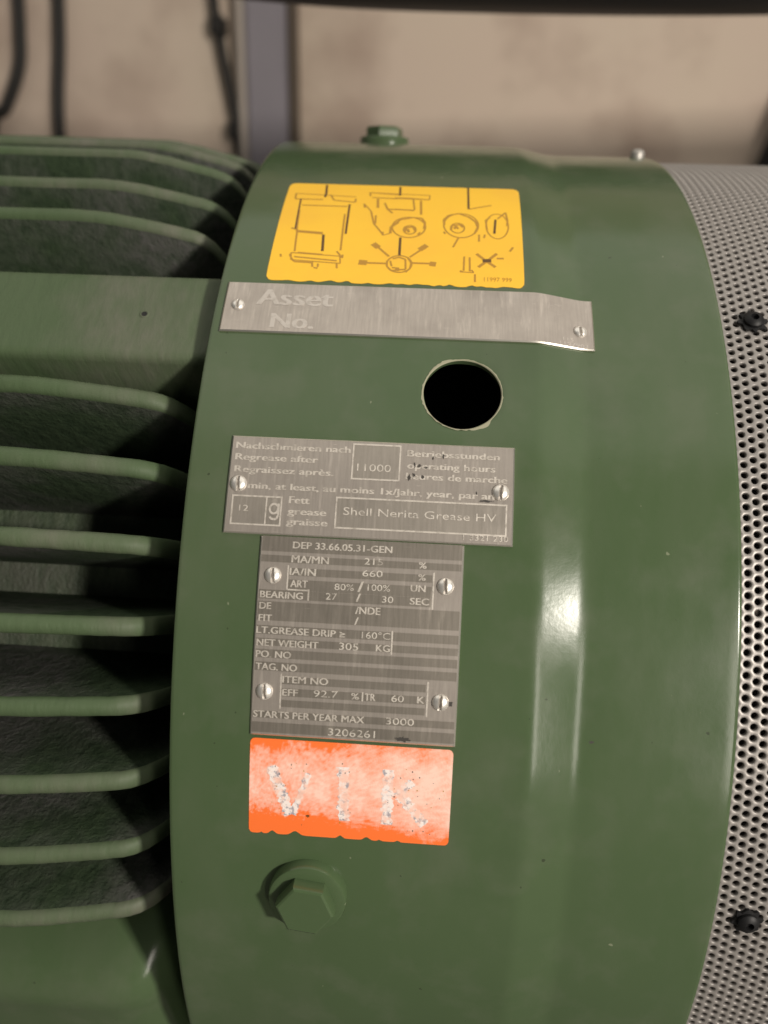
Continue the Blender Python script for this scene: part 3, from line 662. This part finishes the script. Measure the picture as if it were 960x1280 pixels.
# ---- plugs and screws
def hex_plug(x, s, rot, parent_name='hex_plug'):
    root = None
    c = Vector(on(x, s, 0)); n = (Vector(on(x, s, 10)) - c).normalized(); t = Vector((1, 0, 0)); u = n.cross(t)
    def lathe(name, prof, nr, mat, parent, rot0=0, sm=40):
        V, F = [], []
        for rr, h in prof:
            for k in range(nr):
                a = rot0 + 2 * PI * k / nr; V.append(c + (t * math.cos(a) + u * math.sin(a)) * rr * .001 + n * h * .001)
        for i in range(len(prof) - 1):
            for k in range(nr): F.append((i * nr + k, i * nr + (k + 1) % nr, (i + 1) * nr + (k + 1) % nr, (i + 1) * nr + k))
        F.append(tuple((len(prof) - 1) * nr + k for k in range(nr)))
        o = mesh(name, [tuple(v) for v in V], F, mat, parent, 179); fix_normals(o); o.data.set_sharp_from_angle(angle=math.radians(sm)); return o
    root = lathe('hex_plug', [(11.0, -1.5), (11.0, 2.3), (10.6, 3.1), (9.8, 3.4), (7.0, 3.4)], 40, PAINT, motor)
    lathe('hex_head', [(8.2, 3.2), (8.2, 6.6), (7.95, 7.2), (7.3, 7.5)], 6, PAINT, root, rot, 25)
    return root
hp = hex_plug(-27.2, -87.0, math.radians(-7)); tag(hp, 'painted hex plug under the orange sticker')
h2 = hex_plug(-26.0, 248.0, .3); tag(h2, 'painted hex plug on top of the cowl')
def star_screw(x, s, seed):
    rnd = random.Random(seed); V, F = [], []; k = 32
    def R_(i): return (4.3 if i % 4 < 2 else 3.3) + rnd.uniform(-.35, .35)
    out = [R_(i) for i in range(k)]
    for h, sc in ((0.1, 1), (.9, .98)):
        for i in range(k):
            a = 2 * PI * i / k; V.append(pt(x + out[i] * sc * math.cos(a), s + out[i] * sc * math.sin(a), 215.3 + h))
    for rr, h in ((2.9, 1.0), (2.9, 1.9), (2.3, 2.5), (1.2, 2.8), (.9, 1.6), (.3, 1.6)):
        for i in range(k):
            a = 2 * PI * i / k; V.append(pt(x + rr * math.cos(a), s + rr * math.sin(a), 215.3 + h))
    for l in range(7):
        for i in range(k): F.append((l * k + i, l * k + (i + 1) % k, (l + 1) * k + (i + 1) % k, (l + 1) * k + i))
    F.append(tuple(7 * k + i for i in range(k)))
    o = mesh('star_washer_screw', V, F, BLACK_METAL, motor, 40); fix_normals(o); return o
for k, (x, s) in enumerate(((95.1, 90.2), (94.9, -89.8), (95.0, 270.0))): star_screw(x, s, k)
# small bright screw on the top edge of the cowl
V, F = [], []; cc = Vector(on(82.0, 229, 0)); nn = (Vector(on(82.0, 229, 10)) - cc).normalized(); tt = Vector((1, 0, 0)); uu = nn.cross(tt)
for rr, h in ((2.9, -1), (2.9, 1.9), (2.4, 2.8), (1.3, 3.3), (.4, 3.4)):
    for k in range(20):
        a = 2 * PI * k / 20; V.append(tuple(cc + (tt * math.cos(a) + uu * math.sin(a)) * rr * .001 + nn * h * .001))
for i in range(4):
    for k in range(20): F.append((i * 20 + k, i * 20 + (k + 1) % 20, (i + 1) * 20 + (k + 1) % 20, (i + 1) * 20 + k))
F.append(tuple(80 + k for k in range(20)))
o = mesh('cowl_screw', V, F, plain('dull_zinc', (.42, .40, .37), .5, .6), motor, 50); fix_normals(o); tag(o, 'small bright screw on the top edge of the cowl')
# ================================================================== behind the motor
def tube(name, pts, r, mat, nr=14, parent=None):
    P = [Vector(p_) for p_ in pts]
    # smooth the path
    Q = []
    for i in range(len(P) - 1):
        p0, p1, p2, p3 = P[max(i - 1, 0)], P[i], P[i + 1], P[min(i + 2, len(P) - 1)]
        for k in range(8):
            t = k / 8; Q.append(.5 * ((2 * p1) + (p2 - p0) * t + (2 * p0 - 5 * p1 + 4 * p2 - p3) * t * t + (-p0 + 3 * p1 - 3 * p2 + p3) * t ** 3))
    Q.append(P[-1]); V, F = [], []
    ref = Vector((0, 1, 0))
    for i, q in enumerate(Q):
        d = (Q[min(i + 1, len(Q) - 1)] - Q[max(i - 1, 0)]).normalized(); a = d.cross(ref).normalized(); b = d.cross(a)
        for k in range(nr):
            an = 2 * PI * k / nr; V.append(tuple(q + (a * math.cos(an) + b * math.sin(an)) * r))
    for i in range(len(Q) - 1):
        for k in range(nr): F.append((i * nr + k, i * nr + (k + 1) % nr, (i + 1) * nr + (k + 1) % nr, (i + 1) * nr + k))
    F.append(tuple(range(nr))); F.append(tuple((len(Q) - 1) * nr + k for k in range(nr)))
    o = mesh(name, V, F, mat, parent, 60); fix_normals(o); return o
CABLE = plain('dark_cable_sheath', (.014, .012, .010), .55)
c1 = tube('cable', [(-0.5559, .818, 1.0), (-0.5834, .818, .62), (-0.5906, .818, .47), (-0.5967, .818, .42), (-0.6202, .818, .37), (-0.6477, .818, .33), (-0.6732, .818, .1), (-0.6834, .818, -.335)], .0085, CABLE)
tag(c1, 'dark cable bending down the wall at the far left edge', 'cable', 'cables hanging on the wall')
c2 = tube('cable', [(-0.5304, .818, 1.0), (-0.5314, .818, .6), (-0.5345, .818, .47), (-0.5437, .818, .38), (-0.5457, .818, .3), (-0.5406, .818, .1), (-0.5406, .818, -.335)], .0085, CABLE)
tag(c2, 'dark straight cable on the wall, second from the left edge', 'cable', 'cables hanging on the wall')
def boxm(name, x0, x1, y0, y1, z0, z1, mat, parent=None, lean=0.0, bev=.003):
    bm = bmesh.new(); bmesh.ops.create_cube(bm, size=1)
    for v in bm.verts: v.co = Vector((x0 + (v.co.x + .5) * (x1 - x0), y0 + (v.co.y + .5) * (y1 - y0), z0 + (v.co.z + .5) * (z1 - z0)))
    bmesh.ops.bevel(bm, geom=bm.edges[:], offset=bev, segments=2, affect='EDGES')
    for v in bm.verts: v.co.x += lean * (v.co.z - z0)
    me = bpy.data.meshes.new(name); bm.to_mesh(me); bm.free(); return link(name, me, mat, parent)
STEEL = NT('grey_painted_steel'); STEEL.set(Base_Color=STEEL.mix(STEEL.noise(STEEL.co(), 14, 4), (.22, .20, .225), (.30, .275, .305)), Roughness=.45); STEEL = STEEL.m
RIMM = plain('lit_post_edge', (.48, .42, .37), .7)  # light on the post's left face, put into a pale colour
DARKSTRIP = plain('dark_post_edge', (.10, .075, .055), .7)
post = boxm('steel_post', -.255, -.200, .795, .829, -.335, 1.2, STEEL, None, -.02)
tag(post, 'grey painted steel post on the wall left of the cowl', 'post')
boxm('post_edge', -.268, -.2565, .80, .829, -.335, 1.2, RIMM, post, -.02)
boxm('post_edge', -.1985, -.187, .80, .829, -.335, 1.2, DARKSTRIP, post, -.02)
rod = tube('conduit', [(-.345, .815, .90), (-.318, .815, .52), (-.308, .815, .45), (-.294, .815, .38), (-.288, .815, .33), (-.27, .815, .1), (-.26, .815, -.335)], .0065, CABLE)
tag(rod, 'thin dark conduit leaning beside the grey steel post', 'conduit')
for z, x in ((.475, -.3115), (.345, -.290)):
    boxm('conduit_clip', x - .010, x + .010, .803, .829, z - .012, z + .012, CABLE, rod)
hose = tube('hose', [(-0.894, .12, 0.6123), (-0.521, .12, 0.4856), (-0.328, .12, 0.3918), (-0.194, .12, 0.3634), (-0.089, .12, 0.3523), (0.030, .12, 0.3493), (0.179, .12, 0.3508), (0.372, .12, 0.3590), (0.670, .12, 0.3769), (1.192, .12, 0.4037)], .040, BLACK, 28)
tag(hose, 'thick black hose crossing above the motor', 'hose')
strut = boxm('strut', .408, .50, .775, .815, -.335, 1.1, BLACK_MATT, None, .30)
for v in strut.data.vertices: v.co.x -= .30 * .63 - .012
tag(strut, 'black leaning strut behind the perforated grille', 'strut')
